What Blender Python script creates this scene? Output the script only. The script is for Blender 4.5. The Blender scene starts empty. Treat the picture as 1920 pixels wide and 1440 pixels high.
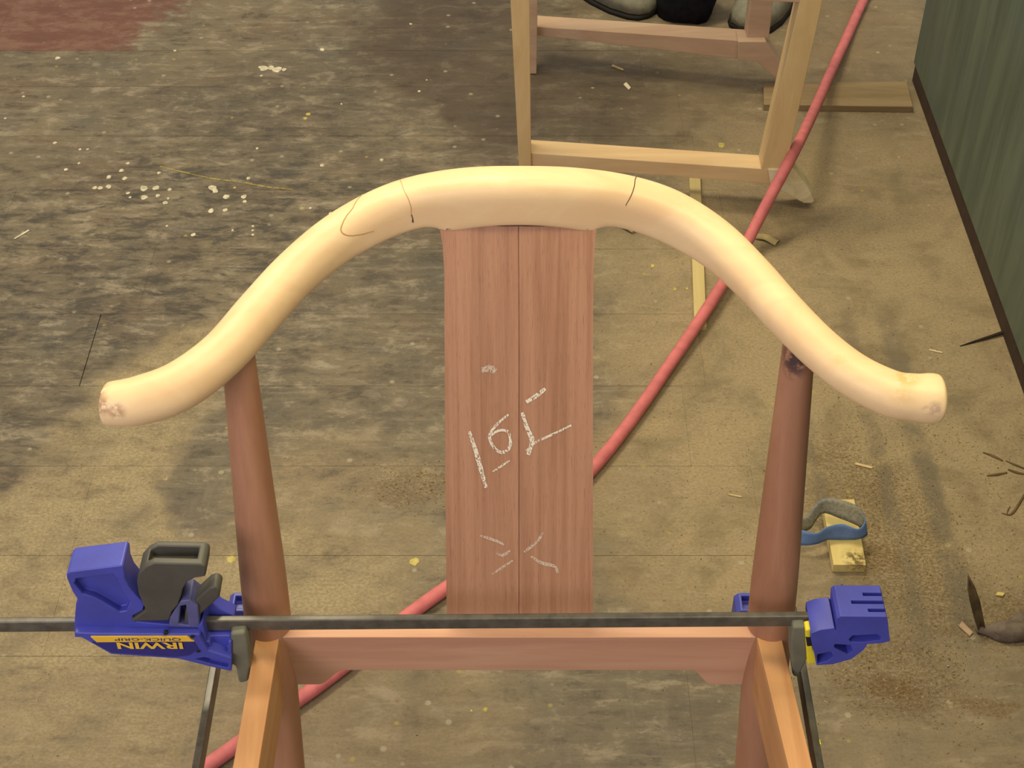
import bpy, bmesh, math, random
import numpy as np
from mathutils import Vector, Matrix

S = bpy.context.scene
COL = S.collection
random.seed(7)

# ------------------------------------------------------------------ camera, world, lights, exposure
CAM_H, PITCH, FPX = 1.464, math.radians(42.7), 2900.0
cam = bpy.data.cameras.new('camera')
cam.sensor_fit = 'HORIZONTAL'
cam.sensor_width = 36.0
cam.lens = 36.0 * FPX / 1920.0
cam.clip_start = 0.02
cam_o = bpy.data.objects.new('camera', cam)
COL.objects.link(cam_o)
cam_o.location = (0, 0, CAM_H)
cam_o.rotation_euler = (math.pi / 2 - PITCH, 0, 0)
S.camera = cam_o

w = bpy.data.worlds.new('workshop_air')
S.world = w
w.use_nodes = True
w.node_tree.nodes['Background'].inputs[0].default_value = (1.0, 0.94, 0.84, 1)
w.node_tree.nodes['Background'].inputs[1].default_value = 0.50


def area(name, loc, target, size, power, color):
    l = bpy.data.lights.new(name, 'AREA')
    l.shape = 'RECTANGLE'
    l.size, l.size_y = size
    l.energy = power
    l.color = color
    o = bpy.data.objects.new(name, l)
    COL.objects.link(o)
    o.location = loc
    o.rotation_euler = (Vector(target) - Vector(loc)).to_track_quat('-Z', 'Y').to_euler()
    return o


area('ceiling_lamp', (-0.55, 2.45, 2.75), (-0.1, 1.2, 0), (1.4, 0.4), 62, (1.0, 0.86, 0.56))
area('ceiling_lamp', (0.62, 0.75, 2.6), (0.2, 0.9, 0.3), (0.4, 1.3), 27, (1.0, 0.82, 0.46))
area('front_left_fill', (-1.5, -1.1, 1.9), (0, 1.0, 0.5), (1.5, 1.1), 33, (1.0, 0.84, 0.90))  # soft pinkish fill from the front left, its source unseen

S.view_settings.view_transform = 'Standard'
S.view_settings.look = 'None'
S.view_settings.gamma = 1.0
S.view_settings.use_curve_mapping = False
S.view_settings.exposure = 0.0


# ------------------------------------------------------------------ measuring helpers (2D sighting -> 3D place)
def ray(px, py):
    a = PITCH + math.atan((py - 720.0) / FPX)
    return a, math.cos(a - PITCH)


def at_z(px, py, z):
    a, c = ray(px, py)
    h = CAM_H - z
    return Vector(((px - 960.0) / FPX * (h / math.sin(a) * c), h / math.tan(a), z))


def at_d(px, py, d):
    a, c = ray(px, py)
    z = CAM_H - d * math.tan(a)
    return Vector(((px - 960.0) / FPX * (d / math.cos(a) * c), d, z))


def fl(px, py):
    return at_z(px, py, 0.0)


# ------------------------------------------------------------------ object helpers
def tag(o, label=None, cat=None, group=None, kind=None):
    if label: o['label'] = label
    if cat: o['category'] = cat
    if group: o['group'] = group
    if kind: o['kind'] = kind
    return o


def empty(name, loc):
    o = bpy.data.objects.new(name, None)
    o.empty_display_size = 0.05
    COL.objects.link(o)
    o.location = loc
    return o


def root_loc(o):
    return Vector(o.location) if o.parent is None else Vector((0, 0, 0))


def link(name, me, parent=None):
    o = bpy.data.objects.new(name, me)
    COL.objects.link(o)
    if parent is not None:
        o.parent = parent
        o.matrix_parent_inverse = Matrix.Translation(-root_loc(parent))
    return o


def mesh(name, verts, faces, mat, parent=None, smooth=False, bevel=0.0, seg=2):
    me = bpy.data.meshes.new(name)
    me.from_pydata([tuple(v) for v in verts], [], faces)
    me.materials.append(mat)
    bm = bmesh.new(); bm.from_mesh(me)
    bmesh.ops.recalc_face_normals(bm, faces=bm.faces)
    bm.to_mesh(me); bm.free()
    if smooth:
        me.polygons.foreach_set('use_smooth', [True] * len(me.polygons))
    o = link(name, me, parent)
    if bevel:
        add_bevel(o, bevel, seg)
    return o


def add_bevel(o, wd, seg=2):
    m = o.modifiers.new('bevel', 'BEVEL')
    m.width = wd
    m.segments = seg
    m.limit_method = 'ANGLE'
    m.angle_limit = math.radians(35)
    m.harden_normals = False
    o.data.polygons.foreach_set('use_smooth', [True] * len(o.data.polygons))
    n = o.modifiers.new('weight', 'WEIGHTED_NORMAL')
    n.keep_sharp = True


HEX = [(0, 3, 2, 1), (4, 5, 6, 7), (0, 1, 5, 4), (1, 2, 6, 5), (2, 3, 7, 6), (3, 0, 4, 7)]


def hexa(name, bottom4, top4, mat, parent=None, bevel=0.0015):
    return mesh(name, list(bottom4) + list(top4), HEX, mat, parent, False, bevel)


def box(name, lo, hi, mat, parent=None, bevel=0.0015):
    x0, y0, z0 = lo
    x1, y1, z1 = hi
    b = [(x0, y0, z0), (x1, y0, z0), (x1, y1, z0), (x0, y1, z0)]
    t = [(x0, y0, z1), (x1, y0, z1), (x1, y1, z1), (x0, y1, z1)]
    return hexa(name, b, t, mat, parent, bevel)


def prism_data(poly, y0, y1):
    """poly of (x, z), extruded from y0 to y1 (y0, y1 numbers or functions of x)"""
    f0 = y0 if callable(y0) else (lambda x: y0)
    f1 = y1 if callable(y1) else (lambda x: y1)
    n = len(poly)
    v = [(x, f0(x), z) for x, z in poly] + [(x, f1(x), z) for x, z in poly]
    f = [tuple(range(n)), tuple(range(2 * n - 1, n - 1, -1))]
    for i in range(n):
        j = (i + 1) % n
        f.append((i, j, n + j, n + i))
    return v, f


def prism(name, poly, y0, y1, mat, parent=None, bevel=0.0015, cuts=(), seg=2):
    v, f = prism_data(poly, y0, y1)
    o = mesh(name, v, f, mat, parent)
    if cuts:
        cut(o, cuts)
    if bevel:
        add_bevel(o, bevel, seg)
    return o


def cut(o, cutters):
    """carve recesses: cutters are (verts, faces); the cutter objects are deleted again"""
    tmp = []
    for v, f in cutters:
        me = bpy.data.meshes.new('cutter')
        me.from_pydata([tuple(p) for p in v], [], f)
        bm = bmesh.new(); bm.from_mesh(me)
        bmesh.ops.recalc_face_normals(bm, faces=bm.faces)
        bm.to_mesh(me); bm.free()
        c = bpy.data.objects.new('cutter', me)
        COL.objects.link(c)
        m = o.modifiers.new('carve', 'BOOLEAN')
        m.operation = 'DIFFERENCE'
        m.solver = 'EXACT'
        m.object = c
        tmp.append(c)
    dg = bpy.context.evaluated_depsgraph_get()
    new = bpy.data.meshes.new_from_object(o.evaluated_get(dg))
    old = o.data
    o.modifiers.clear()
    o.data = new
    new.name = o.name
    bpy.data.meshes.remove(old)
    for c in tmp:
        me = c.data
        bpy.data.objects.remove(c)
        bpy.data.meshes.remove(me)


def boxdata(lo, hi):
    x0, y0, z0 = lo
    x1, y1, z1 = hi
    v = [(x0, y0, z0), (x1, y0, z0), (x1, y1, z0), (x0, y1, z0),
         (x0, y0, z1), (x1, y0, z1), (x1, y1, z1), (x0, y1, z1)]
    return v, HEX


def catmull(pts, n):
    P = np.array(pts, float)
    P = np.vstack([2 * P[0] - P[1], P, 2 * P[-1] - P[-2]])
    m = len(P) - 3
    out = []
    for k in range(n):
        t = k / (n - 1) * m
        i = min(int(t), m - 1)
        u = t - i
        p0, p1, p2, p3 = P[i:i + 4]
        out.append(0.5 * (2 * p1 + (p2 - p0) * u + (2 * p0 - 5 * p1 + 4 * p2 - p3) * u * u
                          + (3 * p1 - p0 - 3 * p2 + p3) * u ** 3))
    return np.array(out)


def tube(name, pts, radii, mat, parent=None, sides=16, n=None, flat=1.0):
    P = catmull(pts, n) if n else np.array(pts, float)
    m = len(P)
    R = np.interp(np.linspace(0, 1, m), np.linspace(0, 1, len(radii)), radii) if hasattr(radii, '__len__') else [radii] * m
    v, f = [], []
    for i in range(m):
        T = Vector(P[min(i + 1, m - 1)] - P[max(i - 1, 0)]).normalized()
        up = Vector((0, 0, 1)) if abs(T.z) < 0.9 else Vector((0, 1, 0))
        B = T.cross(up).normalized()
        U = B.cross(T)
        for k in range(sides):
            a = 2 * math.pi * k / sides
            v.append(Vector(P[i]) + B * (math.cos(a) * R[i]) + U * (math.sin(a) * R[i] * flat))
    for i in range(m - 1):
        for k in range(sides):
            a, b = i * sides + k, i * sides + (k + 1) % sides
            f.append((a, b, b + sides, a + sides))
    f.append(tuple(range(sides - 1, -1, -1)))
    f.append(tuple(range((m - 1) * sides, m * sides)))
    o = mesh(name, v, f, mat, parent)
    o.data.polygons.foreach_set('use_smooth', [len(p.vertices) == 4 for p in o.data.polygons])
    return o


# ------------------------------------------------------------------ material helpers
class NT:
    def __init__(self, name, rough=0.6, spec=0.3):
        self.m = bpy.data.materials.new(name)
        self.m.use_nodes = True
        self.t = self.m.node_tree
        self.b = self.t.nodes['Principled BSDF']
        self.b.inputs['Roughness'].default_value = rough
        self.b.inputs['Specular IOR Level'].default_value = spec

    def n(self, kind, **kw):
        x = self.t.nodes.new(kind)
        for k, v in kw.items():
            setattr(x, k, v)
        return x

    def put(self, sock, v):
        if isinstance(v, bpy.types.NodeSocket):
            self.t.links.new(v, sock)
        elif isinstance(v, (tuple, list)) and len(v) == 3 and sock.type == 'RGBA':
            sock.default_value = (*v, 1)
        else:
            sock.default_value = v

    def math(self, op, a, b=None, c=None, clamp=False):
        x = self.n('ShaderNodeMath', operation=op, use_clamp=clamp)
        self.put(x.inputs[0], a)
        if b is not None: self.put(x.inputs[1], b)
        if c is not None: self.put(x.inputs[2], c)
        return x.outputs[0]

    def mix(self, f, a, b, mode='MIX'):
        x = self.n('ShaderNodeMix', data_type='RGBA', blend_type=mode)
        self.put(x.inputs[0], f)
        self.put(x.inputs[6], a)
        self.put(x.inputs[7], b)
        return x.outputs[2]

    def smooth(self, v, lo, hi, o0=0.0, o1=1.0):
        x = self.n('ShaderNodeMapRange', interpolation_type='SMOOTHSTEP')
        self.put(x.inputs[0], v)
        x.inputs[1].default_value, x.inputs[2].default_value = lo, hi
        x.inputs[3].default_value, x.inputs[4].default_value = o0, o1
        return x.outputs[0]

    def scaled(self, vec, s):
        x = self.n('ShaderNodeVectorMath', operation='MULTIPLY')
        self.put(x.inputs[0], vec)
        x.inputs[1].default_value = s
        return x.outputs[0]

    def noise(self, vec, scale, detail=4, rough=0.55, dist=0.0):
        x = self.n('ShaderNodeTexNoise')
        self.put(x.inputs['Vector'], vec)
        x.inputs['Scale'].default_value = scale
        x.inputs['Detail'].default_value = detail
        x.inputs['Roughness'].default_value = rough
        x.inputs['Distortion'].default_value = dist
        return x.outputs['Fac']

    def pos(self):
        return self.n('ShaderNodeNewGeometry').outputs['Position']

    def obj(self):
        return self.n('ShaderNodeTexCoord').outputs['Object']

    def spot(self, vec, c, r, soft=0.5):
        d = self.n('ShaderNodeVectorMath', operation='DISTANCE')
        self.put(d.inputs[0], vec)
        d.inputs[1].default_value = c
        return self.smooth(d.outputs['Value'], r, r * soft)

    def bump(self, h, strength=0.2, dist=0.001):
        x = self.n('ShaderNodeBump')
        x.inputs['Strength'].default_value = strength
        x.inputs['Distance'].default_value = dist
        self.put(x.inputs['Height'], h)
        self.t.links.new(x.outputs[0], self.b.inputs['Normal'])

    def color(self, c):
        self.put(self.b.inputs['Base Color'], c)
        return self.m


def wood(name, light, dark, stretch=(1, 30, 30), scale=6.0, fine=0.35, rough=0.55, spots=(), spec=0.3, pores=0.0):
    """stretch: small along the grain, large across it"""
    t = NT(name, rough, spec)
    p = t.obj()
    g = t.noise(t.scaled(p, stretch), scale, 5, 0.6, 0.6)
    f = t.noise(t.scaled(p, tuple(5 * s for s in stretch)), scale * 2, 3, 0.6)
    k = t.math('ADD', t.smooth(g, 0.3, 0.72), t.math('MULTIPLY', t.math('SUBTRACT', f, 0.5), fine * 2), clamp=True)
    c = t.mix(k, light, dark)
    if pores:
        q = t.noise(t.scaled(p, tuple(9 * s for s in stretch)), scale * 2.2, 2, 0.5)
        c = t.mix(t.math('MULTIPLY', t.smooth(q, 0.60, 0.72), pores), c, tuple(0.35 * v for v in dark))
    for sc, r, col, amt in spots:
        wob = t.noise(p, 160, 3)
        wp = t.n('ShaderNodeVectorMath', operation='MULTIPLY_ADD')
        t.put(wp.inputs[0], t.n('ShaderNodeTexNoise').outputs['Color'])
        t.put(wp.inputs[1], (0.0, 0.0, 0.0)); t.put(wp.inputs[2], p)
        m = t.spot(p, sc, r, 0.25)
        m = t.math('MULTIPLY', m, t.smooth(wob, 0.36, 0.56))
        c = t.mix(t.math('MULTIPLY', m, amt), c, col)
    t.bump(f, 0.12, 0.0006)
    return t.color(c)


def plain(name, col, rough=0.5, spec=0.4, var=0.15, scale=60, metallic=0.0):
    t = NT(name, rough, spec)
    p = t.obj()
    n_ = t.noise(p, scale, 4, 0.6)
    c = t.mix(t.smooth(n_, 0.3, 0.75), tuple(min(1, v * (1 + var)) for v in col), tuple(v * (1 - var) for v in col))
    t.b.inputs['Metallic'].default_value = metallic
    t.bump(n_, 0.06, 0.0005)
    return t.color(c)


# ---- the floor: worn boards, old paint, sawdust
def floor_material():
    t = NT('worn_floor', 0.62, 0.25)
    P = t.pos()
    wn = t.n('ShaderNodeTexNoise')
    t.put(wn.inputs['Vector'], P)
    wn.inputs['Scale'].default_value = 7.0
    wn.inputs['Detail'].default_value = 6.0
    wn.inputs['Roughness'].default_value = 0.65
    wv = t.n('ShaderNodeVectorMath', operation='SUBTRACT')
    t.put(wv.inputs[0], wn.outputs['Color']); wv.inputs[1].default_value = (0.5, 0.5, 0.5)
    ws = t.n('ShaderNodeVectorMath', operation='MULTIPLY_ADD')
    t.put(ws.inputs[0], wv.outputs[0]); ws.inputs[1].default_value = (0.22, 0.16, 0); t.put(ws.inputs[2], P)
    W = ws.outputs[0]
    sep = t.n('ShaderNodeSeparateXYZ'); t.put(sep.inputs[0], W)
    X, Y = sep.outputs[0], sep.outputs[1]
    sp = t.n('ShaderNodeSeparateXYZ'); t.put(sp.inputs[0], P)
    X0, Y0 = sp.outputs[0], sp.outputs[1]

    def blob(px, py, rx, ry, rot=0.0, lo=0.25, hi=1.15, warp=True):
        c = fl(px, py)
        x = t.math('SUBTRACT', X if warp else X0, c.x)
        y = t.math('SUBTRACT', Y if warp else Y0, c.y)
        if rot:
            ca, sa = math.cos(rot), math.sin(rot)
            x, y = (t.math('ADD', t.math('MULTIPLY', x, ca), t.math('MULTIPLY', y, sa)),
                    t.math('SUBTRACT', t.math('MULTIPLY', y, ca), t.math('MULTIPLY', x, sa)))
        q = t.math('ADD', t.math('POWER', t.math('ABSOLUTE', t.math('DIVIDE', x, rx)), 2.0),
                   t.math('POWER', t.math('ABSOLUTE', t.math('DIVIDE', y, ry)), 2.0))
        return t.smooth(q, hi, lo)

    def add(*m):
        r = m[0]
        for k in m[1:]:
            r = t.math('ADD', r, k, clamp=True)
        return r

    mul = lambda a, b: t.math('MULTIPLY', a, b)
    # worn board surface: grey-olive ground, brown and blue-grey areas, smears along the boards, scuffs across
    big = t.noise(P, 3.1, 8, 0.62, 0.3)
    big2 = t.noise(t.scaled(P, (1.0, 1.8, 1)), 5.3, 8, 0.66, 0.4)
    mid = t.noise(t.scaled(P, (6, 11, 1)), 2.6, 10, 0.74, 0.25)
    smear = t.noise(t.scaled(P, (4, 38, 1)), 2.0, 6, 0.70, 0.25)
    across = t.noise(t.scaled(P, (26, 4, 1)), 1.6, 5, 0.66, 0.3)
    fine = t.noise(t.scaled(P, (30, 60, 1)), 4.2, 4, 0.7)
    rnd = t.n('ShaderNodeObjectInfo').outputs['Random']
    c = t.mix(t.smooth(big, 0.40, 0.62), (0.128, 0.108, 0.070), (0.182, 0.152, 0.092))
    c = t.mix(mul(t.smooth(big2, 0.50, 0.64), 0.55), c, (0.150, 0.108, 0.066))
    c = t.mix(mul(t.smooth(big2, 0.46, 0.34), 0.55), c, (0.112, 0.108, 0.085))
    c = t.mix(mul(t.smooth(mid, 0.51, 0.64), 0.80), c, (0.300, 0.258, 0.172))
    c = t.mix(mul(t.smooth(mid, 0.48, 0.34), 0.78), c, (0.060, 0.051, 0.036))
    c = t.mix(mul(t.smooth(smear, 0.52, 0.68), 0.50), c, (0.262, 0.224, 0.148))
    c = t.mix(mul(t.smooth(smear, 0.45, 0.30), 0.50), c, (0.070, 0.056, 0.038))
    c = t.mix(mul(t.smooth(across, 0.56, 0.74), 0.28), c, (0.255, 0.220, 0.145))
    c = t.mix(mul(t.smooth(fine, 0.56, 0.74), 0.40), c, (0.300, 0.262, 0.180))
    c = t.mix(mul(t.smooth(fine, 0.44, 0.28), 0.45), c, (0.048, 0.041, 0.029))
    c = t.mix(mul(t.smooth(rnd, 0.0, 1.0), 0.14), c, (0.10, 0.082, 0.052))
    # worn remains of black paint, left, with bare pale patches between
    pat = t.noise(t.scaled(P, (7, 17, 1)), 2.0, 10, 0.78, 0.35)
    left = add(blob(120, 500, 0.55, 0.30, 0, 0.1, 1.4), mul(blob(560, 280, 0.36, 0.30, 0, 0.1, 1.4), 0.6), mul(blob(60, 900, 0.20, 0.2), 0.8),
               mul(blob(1200, 1380, 0.34, 0.16), 0.35), mul(blob(640, 760, 0.16, 0.2), 0.45))
    c = t.mix(mul(mul(left, t.smooth(pat, 0.47, 0.60)), 0.78), c, (0.046, 0.042, 0.034))
    c = t.mix(mul(mul(left, t.smooth(pat, 0.44, 0.32)), 0.75), c, (0.325, 0.290, 0.205))
    scuff = t.noise(t.scaled(P, (1.0, 1.5, 1)), 13.0, 3, 0.5, 0.8)
    c = t.mix(mul(t.smooth(scuff, 0.64, 0.70), 0.38), c, (0.262, 0.215, 0.150))
    # dark brown floor beside the frame, and the frame's shade painted within it
    brown = add(blob(860, 60, 0.22, 0.30), mul(blob(1180, 190, 0.30, 0.22), 0.7), mul(blob(920, 230, 0.10, 0.14), 0.6))
    c = t.mix(mul(brown, 0.62), c, (0.055, 0.036, 0.022))
    c = t.mix(mul(blob(1600, 70, 0.22, 0.16), 0.45), c, (0.15, 0.10, 0.05))
    # old red paint, far left
    redm = mul(t.smooth(Y0, 2.478, 2.486), t.smooth(t.math('ADD', t.math('ADD', X, mul(t.math('SUBTRACT', mid, 0.5), 0.35)), mul(t.math('SUBTRACT', Y, 2.48), -0.30)), -0.64, -0.74))
    c = t.mix(mul(redm, t.smooth(mid, 0.16, 0.50, 0.55, 0.95)), c, t.mix(t.smooth(mid, 0.42, 0.62), (0.150, 0.062, 0.042), (0.205, 0.112, 0.075)))
    # sawdust
    gr = t.noise(t.scaled(P, (60, 80, 1)), 3.6, 5, 0.8)
    pat2 = t.noise(P, 9.0, 6, 0.68, 0.5)
    right = t.smooth(X, 0.12, 0.42)
    right = mul(right, t.smooth(Y, 2.45, 1.95, 0.45, 1.0))
    right = mul(right, t.smooth(Y, 1.05, 1.36, 0.35, 1.0))
    strip = add(blob(165, 880, 0.105, 0.40, -0.42), blob(120, 1010, 0.15, 0.12), mul(blob(260, 1120, 0.35, 0.12), 0.75), mul(blob(90, 1380, 0.25, 0.16), 0.7),
                mul(blob(640, 1000, 0.18, 0.24), 0.5))
    midr = add(mul(blob(1270, 560, 0.17, 0.34), 0.60), mul(blob(1250, 950, 0.17, 0.22), 0.72), mul(blob(700, 1330, 0.20, 0.14), 0.5))
    strip = mul(strip, t.smooth(mid, 0.32, 0.54, 0.45, 1.0))
    dust = add(right, strip, midr)
    scour = t.smooth(pat2, 0.70, 0.40, 0.45, 1.0)
    dust = mul(mul(dust, scour), t.smooth(gr, 0.20, 0.46, 0.62, 1.0))
    dcol = t.mix(t.smooth(gr, 0.30, 0.72), (0.275, 0.215, 0.112), (0.41, 0.332, 0.188))
    dcol = t.mix(mul(t.smooth(pat2, 0.50, 0.68), 0.45), dcol, (0.300, 0.225, 0.085))
    dcol = t.mix(strip, dcol, t.mix(t.smooth(gr, 0.36, 0.66), (0.25, 0.205, 0.11), (0.40, 0.335, 0.19)))
    c = t.mix(mul(dust, 0.92), c, dcol)
    # coarse brown chips and rust stains, lower right, and a darker patch around the dry scrap; swept tracks along the wall
    chips = add(mul(blob(1675, 1020, 0.085, 0.20, 0.1), 0.9), blob(1690, 1270, 0.10, 0.055, -0.3), mul(blob(1870, 1140, 0.12, 0.05), 1.0),
                mul(blob(790, 915, 0.075, 0.035, 0.3), 0.8), mul(blob(1560, 900, 0.05, 0.10), 0.5))
    c = t.mix(mul(mul(chips, t.smooth(gr, 0.62, 0.40)), 0.62), c, (0.105, 0.068, 0.028))
    c = t.mix(mul(mul(chips, t.smooth(gr, 0.55, 0.70)), 0.35), c, (0.36, 0.26, 0.10))
    for xc, wd, am in ((0.545, 0.022, 0.75), (0.487, 0.016, 0.6), (0.40, 0.012, 0.4)):
        tr = t.smooth(t.math('ABSOLUTE', t.math('SUBTRACT', t.math('ADD', mul(X, 0.18), mul(X0, 0.82)), xc)), wd, wd * 0.3)
        tr = mul(tr, mul(t.smooth(Y0, 1.05, 1.2), t.smooth(Y0, 1.85, 1.55)))
        c = t.mix(mul(mul(tr, t.smooth(pat2, 0.30, 0.55)), am), c, (0.135, 0.118, 0.080))
    rust = add(blob(1690, 1278, 0.05, 0.022, -0.2), mul(blob(1880, 1320, 0.04, 0.018, -0.4), 0.8), mul(blob(1640, 1050, 0.03, 0.03), 0.6))
    c = t.mix(mul(mul(rust, t.smooth(gr, 0.70, 0.35)), 0.8), c, (0.125, 0.062, 0.014))
    # pale paint specks
    vo = t.n('ShaderNodeTexVoronoi', feature='F1')
    t.put(vo.inputs['Vector'], P); vo.inputs['Scale'].default_value = 42.0
    vs = t.n('ShaderNodeSeparateColor'); t.put(vs.inputs[0], vo.outputs['Color'])
    sp_ = mul(t.smooth(vo.outputs['Distance'], 0.20, 0.10), t.smooth(vs.outputs[0], 0.90, 0.93))
    c = t.mix(mul(sp_, 0.45), c, (0.46, 0.42, 0.29))
    c = t.mix(mul(mul(t.smooth(vo.outputs['Distance'], 0.16, 0.08), t.smooth(vs.outputs[1], 0.94, 0.95)), 0.5), c, (0.40, 0.34, 0.06))
    t.bump(t.math('ADD', mul(mid, 0.6), mul(gr, 0.6)), 0.30, 0.002)
    c = t.mix(1.0, c, (0.90, 0.88, 0.93), 'MULTIPLY')
    t.put(t.b.inputs['Roughness'], t.smooth(dust, 0.0, 0.8, 0.50, 0.9))
    return t.color(c)


FLOOR = floor_material()
GAP = plain('dark_gap', (0.03, 0.024, 0.016), 0.9, 0.1)
PALE = None

# ------------------------------------------------------------------ the setting
floor = box('floor', (-1.9, 0.0, -0.05), (1.9, 4.0, -0.012), GAP, None, 0)
tag(floor, 'worn plank workshop floor with paint drips and sawdust', None, None, 'structure')
rows = [0.0]
edges = [1.427 + 0.1555 * k for k in range(-9, 7)]
edges += [2.518 + 0.158 * k for k in range(0, 10)]
edges = [e - (0.036 if abs(e - 2.518) < 0.001 else 0) for e in edges]
jx = fl(168, 660).x
for i in range(len(edges) - 1):
    y0, y1 = edges[i], edges[i + 1]
    rng = random.Random(100 + i)
    xs = [-1.9, rng.choice((-1.1, -0.55, -0.95, -0.8)), 0.20 + rng.uniform(0.0, 0.16), 1.9]
    if y0 < 1.66 < y1:
        xs = [-1.9, jx, 0.27, 1.9]
    for a, b in zip(xs[:-1], xs[1:]):
        g = 0.00032 if a < 0.19 else 0.0            # joints at the right are packed with sawdust
        h = 0.0006 if abs(b - jx) < 0.01 or abs(a - jx) < 0.01 else (0.00015 if b < 0 else 0.0)
        top = rng.uniform(-0.00025, 0.0) if a < 0.19 else 0.0
        ha, hb = (h if abs(a - jx) < 0.01 or a < -1.8 else 0.0001), (h if b < 0 else 0.0001)
        box('plank', (a + ha, y0 + g, -0.012), (b - hb, y1 - g, top), FLOOR, floor, 0.0)

# green panel at the right
tg = NT('green_paint', 0.5, 0.35)
pg = tg.pos()
sv = tg.noise(tg.scaled(pg, (13, 13, 1.5)), 1.6, 6, 0.7)
s2 = tg.noise(tg.scaled(pg, (3, 3, 2)), 2.2, 5, 0.6)
gc = tg.mix(tg.smooth(sv, 0.30, 0.74), (0.066, 0.090, 0.062), (0.122, 0.150, 0.102))
gc = tg.mix(tg.math('MULTIPLY', tg.smooth(s2, 0.45, 0.70), 0.6), gc, (0.075, 0.104, 0.097))
gc = tg.mix(tg.math('MULTIPLY', tg.smooth(sv, 0.64, 0.74), 0.35), gc, (0.17, 0.15, 0.09))
tg.bump(sv, 0.10, 0.001)
GREEN = tg.color(gc)
wr = box('wall_right', (0.707, -0.2, 0.034), (0.735, 2.385, 1.10), GREEN, None, 0.001)
tag(wr, 'dark green painted panel wall with vertical brush streaks', None, None, 'structure')
bb = box('baseboard_right', (0.709, -0.2, 0.0), (0.733, 2.38, 0.034), plain('dark_skirting', (0.050, 0.032, 0.022), 0.8, 0.2), None, 0.001)
tag(bb, 'narrow dark brown skirting under the green panel', None, None, 'structure')

# ------------------------------------------------------------------ materials for things
WALNUT = wood('reddish_splat_wood', (0.425, 0.230, 0.140), (0.318, 0.158, 0.090), (45, 1.0, 1.2), 3.2, 0.30, 0.6, pores=0.5)
LEGW = wood('reddish_leg_wood', (0.410, 0.215, 0.128), (0.325, 0.156, 0.086), (14, 3, 2.0), 3.0, 0.2, 0.5,
            spots=[(at_d(1490, 678, 0.850), 0.022, (0.035, 0.020, 0.028), 0.9), (at_d(1482, 698, 0.847), 0.014, (0.06, 0.035, 0.04), 0.6)])
RAILW = wood('pinkish_rail_wood', (0.57, 0.340, 0.220), (0.48, 0.262, 0.165), (1.2, 16, 16), 3.0, 0.2, 0.55)
SIDEW = wood('side_rail_wood', (0.56, 0.31, 0.135), (0.46, 0.225, 0.09), (16, 1.2, 16), 3.0, 0.2, 0.55)
FRAMEW = wood('frame_wood', (0.60, 0.45, 0.235), (0.52, 0.365, 0.175), (10, 10, 2), 3.0, 0.2, 0.6)
FRAMEH = wood('frame_wood_lengthwise', (0.60, 0.44, 0.245), (0.52, 0.355, 0.19), (1.5, 14, 14), 3.0, 0.2, 0.6)
FRAMEP = wood('frame_wood_pinkish', (0.47, 0.335, 0.235), (0.40, 0.265, 0.175), (1.5, 14, 14), 3.0, 0.2, 0.6)
ENDW = wood('chalky_end_wood', (0.74, 0.66, 0.47), (0.58, 0.48, 0.27), (14, 14, 14), 3.0, 0.3, 0.7)
LATH = wood('yellow_lath_wood', (0.53, 0.44, 0.20), (0.45, 0.36, 0.15), (16, 1.2, 16), 3.0, 0.2, 0.6)
BLUE = plain('blue_plastic', (0.055, 0.066, 0.40), 0.42, 0.45, 0.12, 30)
BLUED = plain('dark_blue_plastic', (0.028, 0.026, 0.19), 0.5, 0.35, 0.12, 30)
GREYP = plain('grey_plastic', (0.070, 0.068, 0.056), 0.5, 0.4, 0.12, 40)
PADM = plain('grey_green_rubber', (0.150, 0.154, 0.112), 0.65, 0.3, 0.12, 40)
STEEL = plain('dark_steel', (0.085, 0.078, 0.062), 0.36, 0.5, 0.3, 90)
YEL = plain('yellow_print', (0.78, 0.50, 0.045), 0.5, 0.4, 0.06)
BRIGHTY = plain('bright_yellow_plastic', (0.75, 0.66, 0.03), 0.5, 0.4, 0.06)
BLACK = plain('black_plastic', (0.012, 0.012, 0.018), 0.6, 0.3, 0.2)
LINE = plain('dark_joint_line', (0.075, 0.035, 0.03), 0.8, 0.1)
LINEP = plain('amber_joint_line', (0.42, 0.27, 0.10), 0.7, 0.1)

# ------------------------------------------------------------------ the chair
chair = empty('chair', (0, 0.60, 0))
tag(chair, 'unfinished chair with pale bow-shaped crest rail and reddish splat, clamped together', 'chair')

def proj(p):
    """sight coordinates of a point"""
    d = Vector(p) - Vector((0, 0, CAM_H))
    zz = d.y * math.cos(PITCH) - d.z * math.sin(PITCH)
    yy = d.y * math.sin(PITCH) + d.z * math.cos(PITCH)
    return 960 + FPX * d.x / zz, 720 - FPX * yy / zz


# crest rail: centre line sightings (x, y, thickness in sight units), heights follow the bow
CR = [(192, 757, 76), (215, 757, 86), (265, 750, 93), (340, 722, 94), (418, 663, 90), (487, 585, 90), (555, 510, 87), (630, 446, 84),
      (710, 400, 82), (785, 374, 82), (875, 362, 86), (972, 359, 86), (1075, 362, 86), (1172, 374, 84), (1257, 402, 86), (1338, 452, 86),
      (1408, 518, 84), (1470, 587, 83), (1535, 652, 82), (1600, 703, 84), (1668, 737, 88), (1712, 745, 90), (1745, 747, 95), (1769, 747, 88)]
cpts = []
for x, y, tk in CR:
    u = min(1.0, abs(x - 975) / 795.0)
    z = 0.700 + 0.068 * math.cos(math.pi / 2 * u ** 0.9) ** 2
    p = at_z(x, y, z)
    depth = p.y * math.cos(PITCH) + (CAM_H - z) * math.sin(PITCH)
    cpts.append((p.x, p.y, p.z, tk * depth / FPX / 2))
NS = 161
CC = catmull(cpts, NS)
XMID = at_z(972, 365, 0.768).x


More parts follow.
